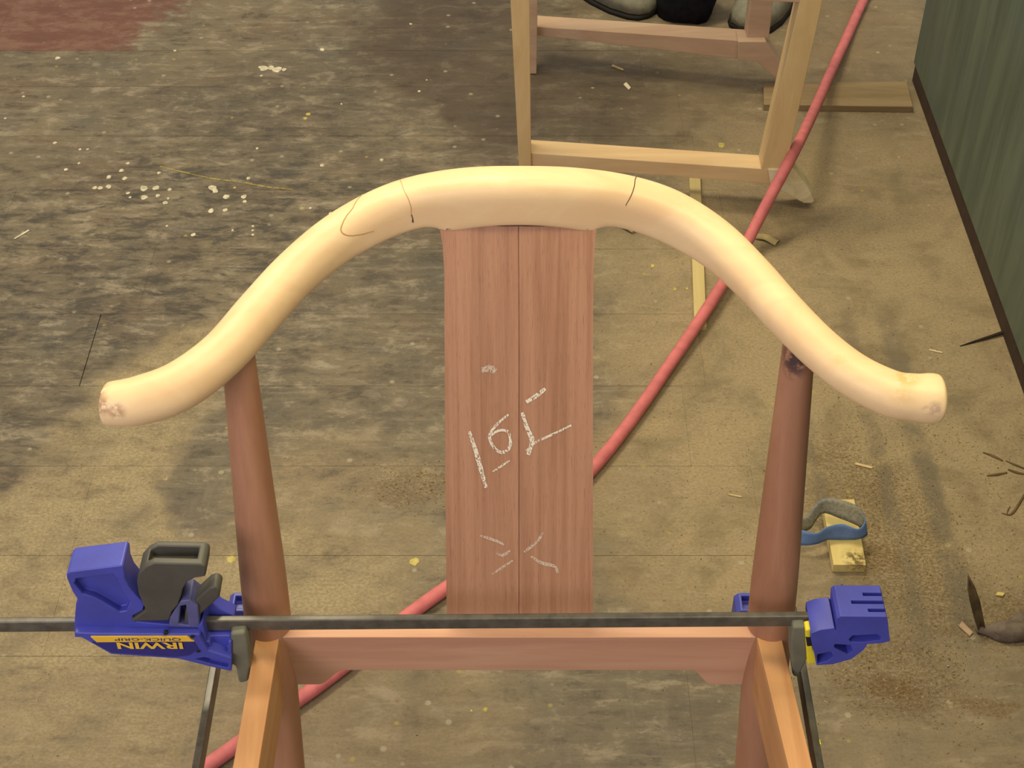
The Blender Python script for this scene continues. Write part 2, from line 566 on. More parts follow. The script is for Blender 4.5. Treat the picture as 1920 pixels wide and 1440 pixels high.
def crest_frame(t):
    f = max(0.0, min(1.0, t)) * (NS - 1)
    i = min(int(f), NS - 2)
    q = CC[i] * (1 - (f - i)) + CC[i + 1] * (f - i)
    T = Vector((CC[min(i + 2, NS - 1)] - CC[max(i - 1, 0)])[:3]).normalized()
    U = (Vector((0, 0, 1)) - T * T.z).normalized()
    B = T.cross(U).normalized()        # points to the front (towards -y) for a left-to-right tangent
    return Vector(q[:3]), U, B, q[3]


def crest_point(t, ang, off=0.0):
    C, U, B, r = crest_frame(t)
    mid = math.exp(-((C.x - XMID) / 0.13) ** 4)          # squarer towards the middle
    ca, sa = math.cos(ang), math.sin(ang)
    low = sa < 0
    ex = 2.0 / (2.0 + (7.0 if low else 0.9) * mid)
    fx = math.copysign(abs(ca) ** ex, ca)
    fy = math.copysign(abs(sa) ** ex, sa)
    drop = (0.0038 + 0.0047 * min(1.0, ((C.x - XMID) / 0.062) ** 2)) * tab_weight(C.x) if low else 0.0      # the seat for the splat hangs below
    return C + B * ((r + off) * fx) + U * ((r + off + drop) * fy)


TABX0, TABX1 = at_d(820, 425, 0.948).x, at_d(1124, 425, 0.948).x
FIL, TAB_DZ = 0.020, 0.0085


def tab_weight(x):
    q = min(1.0, max(0.0, TABX0 - x, x - TABX1) / FIL)
    return 1.0 - math.sqrt(max(0.0, 1 - (1 - q) ** 2))


NSIDE = 48
v, f = [], []
L = 0.017
stations = []
tot = sum((Vector(CC[i + 1][:3]) - Vector(CC[i][:3])).length for i in range(NS - 1))
for k in range(7):                              # rounded left end
    a = math.pi / 2 * k / 7
    stations.append((L / tot * (1 - math.cos(a)), 0.36 + 0.64 * math.sin(a)))
N2 = 260
for k in range(N2 + 1):
    stations.append((L / tot + (1 - 2 * L / tot) * k / N2, 1.0))
for k in range(7):
    a = math.pi / 2 * (k + 1) / 7
    stations.append((1 - L / tot + L / tot * math.sin(a), 0.36 + 0.64 * math.cos(a)))
for t, s in stations:
    C, U, B, r = crest_frame(t)
    for k in range(NSIDE):
        p = crest_point(t, 2 * math.pi * k / NSIDE)
        v.append(C + (p - C) * s)
ns = len(stations)
for i in range(ns - 1):
    for k in range(NSIDE):
        a, b = i * NSIDE + k, i * NSIDE + (k + 1) % NSIDE
        f.append((a, b, b + NSIDE, a + NSIDE))
f.append(tuple(range(NSIDE)))
f.append(tuple(range((ns - 1) * NSIDE, ns * NSIDE)))


def crest_at_x(x):  # parameter of the crest rail at x
    i = int(np.argmin(np.abs(CC[:, 0] - x)))
    return i / (NS - 1)


_surf = []
for _i in list(range(0, 26)) + list(range(130, 161)):
    for _j in range(-20, 80):
        _p = crest_point(_i / 160, _j / 80 * math.pi)
        _surf.append((*proj(_p), *_p))
for _j in range(80):                      # blunt left and right ends
    for _t in (0.0, 1.0):
        _C = crest_frame(_t)[0]
        for _s in (0.3, 0.6, 0.9):
            _p = _C + (crest_point(_t, _j / 80 * 2 * math.pi) - _C) * _s
            _surf.append((*proj(_p), *_p))
_surf = np.array(_surf)


def on_crest(px, py):
    k = int(np.argmin((_surf[:, 0] - px) ** 2 + (_surf[:, 1] - py) ** 2))
    return tuple(_surf[k, 2:])


BEECH = wood('pale_crest_wood', (0.81, 0.61, 0.345), (0.75, 0.525, 0.285), (4, 7, 7), 4.0, 0.10, 0.42,
             spots=[(on_crest(187, 742), 0.013, (0.13, 0.06, 0.03), 0.95), (on_crest(190, 762), 0.010, (0.30, 0.16, 0.10), 0.8),
                    (on_crest(200, 778), 0.007, (0.16, 0.07, 0.04), 0.85), (on_crest(218, 773), 0.009, (0.34, 0.19, 0.12), 0.75),
                    (on_crest(1752, 768), 0.008, (0.42, 0.28, 0.22), 0.7), (on_crest(1738, 770), 0.005, (0.42, 0.28, 0.22), 0.6),
                    (on_crest(1700, 708), 0.012, (0.58, 0.38, 0.11), 0.7), (on_crest(1690, 738), 0.012, (0.66, 0.45, 0.2), 0.5),
                    (on_crest(1560, 660), 0.012, (0.66, 0.46, 0.2), 0.4)], spec=0.35)
crest = mesh('crest_rail', v, f, BEECH, chair, True)
crest.data.set_sharp_from_angle(angle=math.radians(50))
crest['label'] = 'pale unfinished crest rail with hooked ends'


def crest_line(name, pts, wd, mat):
    """thin joint line inlaid over the crest surface; pts are (t, angle)"""
    P = catmull([(a, b) for a, b in pts], 28)
    C3 = [crest_point(a, b, 0.00025) for a, b in P]
    vv, ff = [], []
    for i, c in enumerate(C3):
        T = (C3[min(i + 1, 27)] - C3[max(i - 1, 0)]).normalized()
        ctr = crest_frame(P[i][0])[0]
        Nn = (c - ctr).normalized()
        side = T.cross(Nn).normalized()
        ww = wd * (0.5 + 0.5 * math.sin(math.pi * (i + 0.5) / 28))
        vv += [c - side * ww, c + side * ww, c + side * ww - Nn * 0.0006, c - side * ww - Nn * 0.0006]
    for i in range(27):
        for k in range(4):
            a, b = i * 4 + k, i * 4 + (k + 1) % 4
            ff.append((a, b, b + 4, a + 4))
    return mesh(name, vv, ff, mat, crest)


# table of the front/top surface of the crest so that joint lines can be put where they were sighted
TAB = []
for i in range(0, 401):
    for j in range(-25, 100):
        t, a = i / 400, j / 100 * math.pi
        q = proj(crest_point(t, a))
        TAB.append((q[0], q[1], t, a))
TABN = np.array(TAB)


def crest_ta(px, py):
    d = (TABN[:, 0] - px) ** 2 + (TABN[:, 1] - py) ** 2
    k = np.argsort(d)[:3]
    w_ = 1 / (d[k] + 0.5)
    return tuple((TABN[k, 2:] * w_[:, None]).sum(0) / w_.sum())


crest_line('joint_line', [crest_ta(x, y) for x, y in ((1191, 338), (1188, 352), (1181, 368), (1173, 386))], 0.00032, LINE)
crest_line('joint_line', [crest_ta(x, y) for x, y in ((750, 345), (757, 358), (764, 374), (770, 390), (774, 406))], 0.00022, LINEP)
crest_line('joint_line', [crest_ta(x, y) for x, y in ((683, 376), (662, 388), (646, 410), (641, 430), (652, 442), (676, 440), (700, 434))], 0.00042, LINEP)
crest_line('joint_line', [crest_ta(x, y) for x, y in ((774, 406), (774.5, 409), (775, 414), (775, 416))], 0.0006, LINE)

# splat
RAIL_Z, RAIL_D = 0.440, 0.800
_c, _u, _b, _r = crest_frame(crest_at_x(XMID))
SB, ST = (0.8085, 0.425), (_c.y - _r + 0.0070, _c.z - _r + 0.0015)
_bx = np.linspace(-0.09, 0.10, 60)
_by = []
for _x in _bx:
    _f = crest_frame(crest_at_x(float(_x)))
    _by.append(_f[0].y - _f[3] - (_c.y - _r))


def bow(x, g):
    """the splat is hollowed towards the top so that it meets the bow of the crest rail"""
    return float(np.interp(x, _bx, _by)) * max(0.0, g) ** 2



def splat_dz(g):
    z = SB[1] + (ST[1] - SB[1]) * g
    d = SB[0] + (ST[0] - SB[0]) * (g ** 1.06 + 0.012 * math.sin(2 * math.pi * g))
    return d, z


EDG = [(420, 820, 1121), (432, 822.5, 1120), (445, 826, 1118), (470, 830, 1115), (520, 833, 1113), (600, 833, 1112.5), (700, 833.5, 1112), (800, 834, 1112),
       (900, 835, 1112), (1000, 836, 1112), (1100, 837, 1112), (1150, 837.5, 1112), (1250, 838, 1112)]
ey = [q[0] for q in EDG]
NG = 60
NW = 12
v, f = [], []
gtab = []
for i in range(NG + 1):
    g = i / NG
    d, z = splat_dz(g)
    py = proj((0, d, z))[1]
    xl, xr = np.interp(py, ey, [q[1] for q in EDG]), np.interp(py, ey, [q[2] for q in EDG])
    dep = d * math.cos(PITCH) + (CAM_H - z) * math.sin(PITCH)
    X0, X1 = (xl - 960) / FPX * dep, (xr - 960) / FPX * dep
    gtab.append((py, d, z, dep))
    for yy in (0.0, 0.012):
        for k in range(NW + 1):
            x = X0 + (X1 - X0) * k / NW
            c = bow(x, g)
            v.append((x, d + c + yy, z))
R2 = 2 * (NW + 1)
for i in range(NG):
    for k in range(NW):
        a = i * R2 + k
        f.append((a, a + 1, a + 1 + R2, a + R2))
        b = a + NW + 1
        f.append((b, b + R2, b + 1 + R2, b + 1))
    for k in (0, NW):
        a = i * R2 + k
        f.append((a, a + R2, a + R2 + NW + 1, a + NW + 1))
for i in (0, NG):
    for k in range(NW):
        a = i * R2 + k
        f.append((a, a + 1, a + 1 + NW + 1, a + NW + 1))
splat = mesh('splat', v, f, WALNUT, chair, True)
splat.data.set_sharp_from_angle(angle=math.radians(40))
splat['label'] = 'reddish brown splat with chalk marks'
GT = np.array(gtab)[::-1]
SPX = (-0.0522, 0.0630)


def on_splat(px, py, off=0.0006):
    d, z, dep = (np.interp(py, GT[:, 0], GT[:, k]) for k in (1, 2, 3))
    x = (px - 960) / FPX * dep
    g = (z - SB[1]) / (ST[1] - SB[1])
    c = bow(x, g)
    return Vector((x, d + c - off * 0.9, z + off * 0.4))


def ribbon(name, pts, wd, mat, parent, surf, n=24, taper=0.35):
    P = catmull(pts, n)
    vv, ff = [], []
    for i in range(n):
        T = P[min(i + 1, n - 1)] - P[max(i - 1, 0)]
        T = T / (np.linalg.norm(T) + 1e-9)
        N_ = np.array((-T[1], T[0]))
        ww = wd * (1 - taper * abs(2 * i / (n - 1) - 1)) * (0.85 + 0.3 * random.random())
        vv.append(surf(*(P[i] - N_ * ww)))
        vv.append(surf(*(P[i] + N_ * ww)))
    for i in range(n - 1):
        ff.append((2 * i, 2 * i + 1, 2 * i + 3, 2 * i + 2))
    return mesh(name, vv, ff, mat, parent)


def chalk_mat(name, thr, amt):
    t = NT(name, 0.95, 0.05)
    p = t.obj()
    a = t.noise(t.scaled(p, (1.0, 1.0, 0.45)), 950, 3, 0.6)
    b = t.noise(p, 150, 3, 0.6)
    k = t.math('MULTIPLY', t.smooth(t.math('ADD', t.math('MULTIPLY', a, 0.75), t.math('MULTIPLY', b, 0.35)), thr, thr + 0.14), amt)
    t.put(t.b.inputs['Alpha'], k)
    return t.color((0.80, 0.76, 0.62))


CH1, CH2 = chalk_mat('chalk', 0.44, 0.92), chalk_mat('faint_chalk', 0.44, 0.50)


def zp(pts):
    return [(800 + x / 2.668, 680 + y / 2.668) for x, y in pts]


for pts, wd in (([(213, 346), (240, 425), (265, 510), (297, 626)], 4.8),
                ([(410, 258), (355, 305), (316, 360), (326, 408), (362, 446), (402, 440), (420, 400), (408, 345), (365, 338), (322, 362)], 3.4),
                ([(330, 545), (372, 518), (415, 488)], 2.0),
                ([(498, 196), (545, 168), (594, 131)], 4.6),
                ([(478, 248), (502, 325), (527, 388), (508, 460)], 4.8),
                ([(498, 440), (545, 398), (630, 360), (724, 316)], 2.6)):
    ribbon('chalk_mark', zp(pts), wd, CH1, splat, on_splat)
for pts, wd in (([(268, 864), (330, 884), (388, 908)], 3.0), ([(584, 850), (548, 898), (488, 946)], 3.0), ([(328, 1056), (380, 1022), (432, 988)], 2.4),
                ([(348, 948), (380, 962), (418, 938)], 3.0), ([(522, 968), (575, 1000), (640, 1018), (656, 1050)], 3.4),
                ([(275, 40), (320, 32), (345, 45)], 7.0)):
    ribbon('chalk_mark', zp(pts), wd, CH2, splat, on_splat)
# seam between the two halves of the splat and the shadow gap under the crest
ribbon('seam', [(972, 424), (973, 600), (973, 850), (973, 1180)], 0.55, plain('splat_seam', (0.16, 0.065, 0.045), 0.8, 0.1), splat,
       lambda x, y: on_splat(x, y, 0.0003), 40, 0.0)
# joint between splat and crest rail, its shadow drawn as a dark line
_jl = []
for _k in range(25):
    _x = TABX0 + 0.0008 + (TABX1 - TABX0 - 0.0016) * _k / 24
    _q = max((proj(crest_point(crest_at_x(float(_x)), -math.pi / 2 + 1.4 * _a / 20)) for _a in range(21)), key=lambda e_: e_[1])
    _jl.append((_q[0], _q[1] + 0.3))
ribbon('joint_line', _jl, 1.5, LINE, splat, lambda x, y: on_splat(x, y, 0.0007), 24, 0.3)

# legs
LEGS = {'right': ((0.2137, 0.868, 0.712), (0.2157, 0.812, 0.43)), 'left': ((-0.2047, 0.868, 0.712), (-0.2035, 0.812, 0.43))}


def leg(top, seat):
    T, Q = Vector(top), Vector(seat)
    d = (Q - T) / (T.z - Q.z)
    pts, rad = [], []
    for z, r in ((0.714, 0.0117), (0.70, 0.0122), (0.62, 0.0147), (0.55, 0.0170), (0.49, 0.0188), (0.43, 0.0193), (0.37, 0.0190), (0.25, 0.0175), (0.12, 0.0155), (0.0, 0.0135)):
        pts.append(T + d * (T.z - z))
        rad.append(r)
    P = catmull([(*p, r) for p, r in zip(pts, rad)], 48)
    o = tube('leg', P[:, :3], list(P[:, 3]), LEGW, chair, 28)
    return o


leg(*LEGS['left'])
leg(*LEGS['right'])

# rails
XL, XR = -0.2028 + 0.010, 0.2157 - 0.010
zlow, zear = at_d(960, 1257, RAIL_D).z, at_d(960, 1284, RAIL_D).z
e1, e2 = at_d(596, 1284, RAIL_D).x, at_d(646, 1257, RAIL_D).x
e3, e4 = at_d(1296, 1257, RAIL_D).x, at_d(1334, 1284, RAIL_D).x


def ogee(xa, za, xb, zb, n=7):
    return [(xa + (xb - xa) * k / n, za + (zb - za) * (0.5 - 0.5 * math.cos(math.pi * k / n))) for k in range(n + 1)]


poly = [(XL, RAIL_Z), (XL, zear)] + ogee(e1, zear, e2, zlow) + ogee(e3, zlow, e4, zear) + [(XR, zear), (XR, RAIL_Z)]
br = prism('back_rail', poly, RAIL_D, RAIL_D + 0.021, RAILW, chair, 0.0008)
br['label'] = 'pinkish back seat rail'


def side_rail(top_in, top_out, sgn):
    (ix0, iy0), (ix1, iy1) = top_in
    (ox0, oy0), (ox1, oy1) = top_out
    # points along the rail: t 0 at the rear leg, 1 at the front leg
    y_end = 0.385
    prof = [(0.0, zear + 0.004), (0.25, zear + 0.004)]
    prof += [(0.25 + 0.09 * k / 6, zear + 0.004 + (zlow - zear - 0.004) * (0.5 - 0.5 * math.cos(math.pi * k / 6))) for k in range(1, 7)]
    prof += [(0.80, zlow), (0.88, zear + 0.004), (1.0, zear + 0.004)]
    y0 = 0.802
    vv, ff = [], []
    for t, zb in prof:
        y = y0 + (y_end - y0) * t
        xi = ix0 + (ix1 - ix0) * (y - iy0) / (iy1 - iy0)
        xo = ox0 + (ox1 - ox0) * (y - oy0) / (oy1 - oy0)
        vv += [(xi, y, zb), (xo, y, zb), (xo, y, RAIL_Z + 0.001), (xi, y, RAIL_Z + 0.001)]
    n = len(prof)
    for i in range(n - 1):
        for k in range(4):
            a, b = i * 4 + k, i * 4 + (k + 1) % 4
            ff.append((a, b, b + 4, a + 4))
    ff += [(0, 1, 2, 3), tuple(4 * (n - 1) + k for k in range(4))]
    return mesh('side_rail', vv, ff, SIDEW, chair, False, 0.0008), y_end


_, ye = side_rail(((0.2034, 0.793), (0.2126, 0.674)), ((0.2237, 0.793), (0.2313, 0.674)), 1)
side_rail(((-0.1930, 0.787), (-0.1948, 0.674)), ((-0.2125, 0.787), (-0.2148, 0.674)), -1)
prism('front_rail', [(-0.20, RAIL_Z), (-0.20, zlow), (0.233, zlow), (0.233, RAIL_Z)], 0.370, 0.391, RAILW, chair, 0.0008)
for x in (-0.212, 0.245):
    tube('leg', [(x, 0.378, 0.45), (x, 0.378, 0.36), (x, 0.376, 0.18), (x, 0.374, 0.0)], [0.0165, 0.019, 0.017, 0.013], LEGW, chair, 24, 24)

# ------------------------------------------------------------------ clamps
def P2(pts, d):
    r = []
    for x, y in pts:
        q = at_d(x, y, d)
        r.append((q.x, q.z))
    return r


def Z3(pts, d):           # sightings taken on the enlarged picture of the clamp body
    return P2([(100 + x / 4.174, 980 + y / 4.174) for x, y in pts], d)


def Q3(pts, d):           # sightings taken on the enlarged picture of the fixed jaw
    return P2([(1360 + x / 5.647, 1080 + y / 5.647) for x, y in pts], d)


clA = empty('bar_clamp', (0.0, 0.778, 0.487))
tag(clA, 'long bar clamp lying across the back rail, its lettered blue grip at the left', 'clamp', 'bar clamps on the chair')
# bar
b0, b1 = at_d(-240, 1174, 0.778), at_d(1600, 1160.5, 0.778)
hh = 0.0062
hexa('bar', [(b0.x, 0.7755, b0.z - hh), (b1.x, 0.7755, b1.z - hh), (b1.x, 0.7815, b1.z - hh), (b0.x, 0.7815, b0.z - hh)],
     [(b0.x, 0.7755, b0.z + hh), (b1.x, 0.7755, b1.z + hh), (b1.x, 0.7815, b1.z + hh), (b0.x, 0.7815, b0.z + hh)], STEEL, clA, 0.0011)
DF = 0.762
_bz = at_d(415, 1168, 0.778).z
BARCUT = boxdata((at_d(389, 1168, 0.778).x, 0.70, _bz - 0.0085), (at_d(470, 1168, 0.778).x, 0.7835, _bz + 0.05))
# body with grip, outline seen from the front
lowp = Z3([(163, 862), (330, 868), (900, 872), (1120, 872), (1150, 880), (1150, 900), (1210, 1000), (1395, 1060), (1395, 1165), (1230, 1130), (980, 1068),
           (450, 1032), (300, 945), (190, 885)], DF)
DG = 0.769
grip = Z3([(165, 900), (165, 760), (175, 640), (190, 606), (150, 545), (105, 440), (100, 405), (125, 385), (535, 335), (552, 350), (560, 430), (590, 500), (640, 560), (690, 610),
           (715, 640), (700, 690), (620, 735), (640, 775), (900, 800), (1120, 805), (1120, 900)], DG)
zz = lambda x, y, d=DF: at_d(100 + x / 4.174, 980 + y / 4.174, d)


def pdat(pts, y0, y1):
    return prism_data(pts, y0, y1)


c_grip = pdat(Z3([(165, 480), (180, 440), (470, 405), (500, 440), (530, 520), (600, 620), (570, 690), (520, 700), (330, 590), (230, 560)], DG), DG - 0.01, DG + 0.0065)
c_low = pdat(Z3([(1110, 1072), (1180, 1058), (1370, 1105), (1370, 1140), (1240, 1110)], DF), DF - 0.01, DF + 0.008)
body = prism('body', lowp, DF, 0.795, BLUE, clA, 0.0022, [c_low, BARCUT], 3)
hnd = prism('handle', grip, DG, 0.794, BLUE, clA, 0.0034, [c_grip], 3)
hnd['label'] = 'blue pistol grip'

body['label'] = 'blue plastic clamp body and grip'
# label panel, stripe and lettering
DL = DF - 0.0006
prism('label_panel', Z3([(300, 940), (340, 936), (1095, 930), (1135, 990), (1060, 1040), (960, 1052), (460, 1018)], DL), DL, DF + 0.001, BLUED, body, 0)
DS = DF - 0.0012
prism('label_stripe', Z3([(292, 895), (1048, 893), (1102, 930), (340, 936)], DS), DS, DF + 0.001, YEL, body, 0)


def lettering(text, x0, y0, x1, y1, d, mat, shear=0.0, bold=0.0):
    """letters as on the clamp, which is fitted upside down"""
    cu = bpy.data.curves.new('lettering', 'FONT')
    cu.body = text
    cu.size = 1.0
    cu.shear = shear
    cu.offset = bold
    cu.extrude = 0.0
    tmp = bpy.data.objects.new('lettering', cu)
    COL.objects.link(tmp)
    dg = bpy.context.evaluated_depsgraph_get()
    me = bpy.data.meshes.new_from_object(tmp.evaluated_get(dg))
    bpy.data.objects.remove(tmp)
    co = np.array([q.co[:] for q in me.vertices])
    lo, hi = co.min(0), co.max(0)
    A, Bq = zz(x0, y0, d), zz(x1, y1, d)
    for q in me.vertices:
        u = (q.co.x - lo[0]) / (hi[0] - lo[0])
        w_ = (q.co.y - lo[1]) / (hi[1] - lo[1])
        q.co = (Bq.x + (A.x - Bq.x) * u, d, A.z + (Bq.z - A.z) * w_)
    me.materials.clear()
    me.materials.append(mat)
    o = link('lettering', me, body)
    return o


lettering('IRWIN', 492, 938, 1018, 988, DF - 0.0016, YEL, 0.0, 0.03)
lettering('QUICK-GRIP', 475, 902, 998, 926, DF - 0.0016, BLUED, 0.0, 0.0)
# fine screw bosses on the top edge
for x, y in ((880, 862), (1090, 886), (1135, 1000)):
    c = zz(x, y)
    tube('rivet', [(c.x, DF - 0.001, c.z), (c.x, DF + 0.002, c.z)], 0.0016, BLACK, body, 12)
# neck behind the trigger with the slot for the release lever
neck = prism('lever_housing', Z3([(905, 800), (915, 730), (1000, 600), (1070, 590), (1135, 640), (1150, 810)], 0.769), 0.767, 0.789, plain('dusty_blue_plastic', (0.09, 0.095, 0.24), 0.5, 0.4), clA, 0.0012,
             [pdat(Z3([(985, 778), (1000, 640), (1040, 632), (1060, 790)], 0.769), 0.70, 0.783)])
# trigger
trig = prism('trigger', Z3([(600, 775), (720, 690), (700, 640), (665, 560), (652, 470), (664, 405), (715, 350), (785, 318), (1150, 326), (1195, 345), (1192, 424), (1110, 435), (1050, 465), (1015, 520),
                            (1000, 580), (975, 650), (930, 700), (905, 770)], 0.767), 0.767, 0.790, GREYP, clA, 0.0015,
             [boxdata((zz(745, 400, .767).x, 0.7735, zz(740, 402, .767).z), (zz(1130, 400, .767).x, 0.7845, 0.60))])
# release lever
prism('release_lever', Z3([(1020, 800), (1030, 690), (1060, 650), (1215, 510), (1265, 495), (1310, 520), (1300, 585), (1220, 660), (1090, 775)], 0.770), 0.7695, 0.7845, GREYP, clA, 0.002)
# moving jaw with its grey pad
jaw = prism('moving_jaw', Z3([(1130, 800), (1200, 730), (1290, 800), (1398, 850), (1398, 1110), (1250, 1090), (1140, 930)], 0.768), 0.766, 0.7955, BLUE, clA, 0.002,
            [pdat(Z3([(1215, 870), (1265, 850), (1370, 900), (1370, 1000), (1250, 990)], 0.768), 0.70, 0.772), BARCUT])
padp = Z3([(1385, 872), (1500, 862), (1520, 920), (1545, 1120), (1525, 1250), (1450, 1262), (1425, 1130), (1385, 1110)], 0.768)
pd = prism('jaw_pad', padp, 0.768, 0.786, PADM, clA, 0.0025)
pd['label'] = 'grey rubber pad of the left jaw'
# fixed jaw at the right end
head = Q3([(1165, 545), (1175, 420), (1215, 395), (1700, 400), (1712, 430), (1735, 660), (1640, 682), (1500, 690), (1460, 750), (1330, 850), (1130, 905), (960, 915), (935, 790), (900, 640), (905, 575),
           (1000, 540), (1150, 520)], 0.762)
fz = lambda x, y, d=0.762: at_d(1360 + x / 5.647, 1080 + y / 5.647, d)
topz = fz(1400, 400).z
cuts = []
for (xa, xb, yy) in ((1480, 1705, 0.7815), (1340, 1712, 0.7735), (1500, 1718, 0.7655)):
    cuts.append(boxdata((fz(xa, 480).x, yy - 0.0016, topz - 0.004), (fz(xb, 480).x + 0.0, yy + 0.0016, topz + 0.01)))
cuts.append(pdat(Q3([(1300, 640), (1340, 600), (1600, 585), (1640, 610), (1630, 650), (1450, 672), (1320, 668)], 0.762), 0.75, 0.772))
cuts.append(pdat(Q3([(1145, 700), (1160, 690), (1320, 700), (1345, 760), (1290, 800), (1150, 730)], 0.762), 0.75, 0.774))
cuts.append(pdat(Q3([(960, 800), (1110, 770), (1140, 820), (1080, 870), (975, 900)], 0.762), 0.75, 0.772))
hd = prism('fixed_jaw', head, 0.759, 0.7905, BLUE, clA, 0.0018, cuts, 3)
hd['label'] = 'blue fixed jaw with three slots on top'
ax = [at_d(1484, 1180, 0.775).x, at_d(1513, 1180, 0.775).x]
pad2 = Q3([(715, 545), (850, 540), (865, 640), (870, 880), (840, 950), (770, 1080), (715, 1070), (690, 850), (692, 680)], 0.768)
prism('jaw_pad', pad2, 0.768, 0.785, PADM, clA, 0.0025)
prism('pad_holder', Q3([(845, 575), (925, 560), (905, 600), (905, 660), (930, 780), (975, 840), (965, 925), (868, 938)], 0.7645), 0.7645, 0.774, BRIGHTY, clA, 0.0012)
prism('pad_pin', Q3([(852, 655), (910, 660), (935, 735), (865, 745)], 0.7635), 0.763, 0.773, BLACK, clA, 0.0008)


def lengthwise_clamp(xb, head_in, label, sgn):
    """bar along the side rail, jaw hooked behind the rear leg"""
    r = empty('bar_clamp', (xb, 0.60, 0.41))
    tag(r, label, 'clamp', 'bar clamps on the chair')
    z = 0.396
    box('bar', (xb - 0.0032, 0.30, z - 0.0085), (xb + 0.0032, 0.862, z + 0.0085), STEEL, r, 0.0011)
    x0, x1 = sorted((xb + sgn * 0.006, head_in))
    top = 0.417
    # jaw: bracket that runs from the bar to behind the leg
    pts = [(x0, 0.380), (x1, 0.380), (x1, top - 0.004), (x1 - 0.004, top), (x0 + 0.004, top), (x0, top - 0.004)]
    prism('fixed_jaw', pts, 0.846, 0.867, BLUE, r, 0.0022,
          [boxdata((x0 + 0.006, 0.850, top - 0.007), (x1 - 0.006, 0.863, top + 0.02))], 3)
    m = (xb + sgn * 0.034)
    prism('jaw_pad', [(min(m, head_in - sgn * 0.001), 0.384), (max(m, head_in - sgn * 0.001), 0.384), (max(m, head_in - sgn * 0.001), 0.411), (min(m, head_in - sgn * 0.001), 0.411)],
          0.834, 0.848, PADM, r, 0.002)
    # trigger grip and moving jaw at the front, beyond the picture
    gx = xb
    box('body', (gx - 0.015, 0.318, z - 0.03), (gx + 0.015, 0.350, z + 0.06), BLUE, r, 0.004)
    box('trigger', (gx - 0.010, 0.300, z - 0.06), (gx + 0.010, 0.322, z - 0.012), GREYP, r, 0.003)
    return r


lengthwise_clamp(-0.252, -0.196, 'bar clamp with dark steel bar running forward outside the left side rail', 1)
lengthwise_clamp(0.2455, 0.1935, 'bar clamp with dark steel bar hugging the outside of the right side rail', -1)

# ------------------------------------------------------------------ hose
hp = [(1680, -130), (1650, -65), (1619, 0), (1590, 65), (1558, 135), (1504, 255), (1442, 375), (1384, 485), (1322, 585), (1255, 685), (1186, 785), (1117, 872), (1040, 950), (940, 1034), (832, 1106),
      (760, 1158), (680, 1222), (600, 1283), (545, 1322), (470, 1378), (400, 1428), (330, 1480), (230, 1570)]
HZ = {65: 0.0092, 135: 0.030, 195: 0.066, 255: 0.098, 304: 0.106, 360: 0.080, 414: 0.046, 485: 0.022, 560: 0.0178, 625: 0.0178, 700: 0.0092}
hp = [q for q in hp if q[1] not in (255, 375)] + [(1532, 195), (1504, 255), (1479, 304), (1449, 360), (1421, 414)]
hp.sort(key=lambda q: q[1])
hpts = [tuple(at_z(x, y, float(np.interp(y, sorted(HZ), [HZ[k] for k in sorted(HZ)])))) for x, y in hp]
hose = tube('air_hose', hpts, 0.0088, plain('red_rubber', (0.52, 0.145, 0.150), 0.65, 0.3, 0.12, 50), None, 18, 220)
tag(hose, 'dusty red rubber hose running diagonally across the floor under the chair', 'hose')

# ------------------------------------------------------------------ wooden frame standing behind
fr = empty('wooden_frame', (0.22, 2.2, 0))
tag(fr, 'pale unfinished wooden frame on splayed feet, standing behind the chair', 'furniture frame')


def post(name, bl, br_, tl, tr, depth, mat, zbot=None):
    """front face corners (3D), going back by depth"""
    o = Vector((0, depth, 0))
    return hexa(name, [bl, br_, br_ + o, bl + o], [tl, tr, tr + o, tl + o], mat, fr, 0.0012)


def up_to(px0, py0, px1, py1, d, z):
    """extend the sighted edge (two points on plane y = d) to height z"""
    a, b = at_d(px0, py0, d), at_d(px1, py1, d)
    k = (z - a.z) / (b.z - a.z)
    return a + (b - a) * k


ZT = 0.405
D1 = 2.03
post('leg', up_to(957, 0, 973, 312, D1, 0.0), up_to(993, 0, 996, 312, D1, 0.0), up_to(957, 0, 973, 312, D1, ZT), up_to(993, 0, 996, 312, D1, ZT), 0.034, FRAMEW)
D1r = 1.995
post('upright', at_d(1427, 317, D1r), at_d(1473, 319, D1r), up_to(1500, 0, 1427, 317, D1r, ZT), up_to(1543, 0, 1473, 319, D1r, ZT), 0.036, FRAMEW)


def stretcher(name, xl, yl_t, yl_b, dl, xr, yr_t, yr_b, dr, depth, mat):
    A, B_ = at_d(xl, yl_b, dl), at_d(xr, yr_b, dr)
    C, D = at_d(xl, yl_t, dl), at_d(xr, yr_t, dr)
    o = Vector((0, depth, 0))
    return hexa(name, [A, B_, B_ + o, A + o], [C, D, D + o, C + o], mat, fr, 0.0012)


stretcher('stretcher', 995, 287, 311, 2.036, 1452, 318, 346, 1.993, 0.038, FRAMEH)
foot = P2([(1440, 318), (1488, 318), (1508, 342), (1521, 362), (1527, 377), (1522, 381), (1507, 381), (1488, 371), (1472, 361), (1445, 346)], 1.991)
ft = prism('foot', foot, 1.991, 2.028, ENDW, fr, 0.0012)
ft['label'] = 'chalky pale splayed foot'
D2 = 2.40
post('leg', up_to(993, 0, 993, 142, D2, 0.001), up_to(1008, 0, 1006, 142, D2, 0.001), up_to(993, 0, 993, 142, D2, ZT), up_to(1008, 0, 1006, 142, D2, ZT), 0.034, FRAMEP)
stretcher('stretcher', 1006, 50, 66, 2.430, 1412, 78, 114, 2.345, 0.040, FRAMEP)
foot2 = P2([(1384, 78), (1436, 78), (1462, 117), (1492, 160), (1492, 176), (1478, 166), (1455, 147), (1419, 116), (1384, 112)], 2.341)
prism('foot', foot2, 2.341, 2.381, FRAMEP, fr, 0.0012)
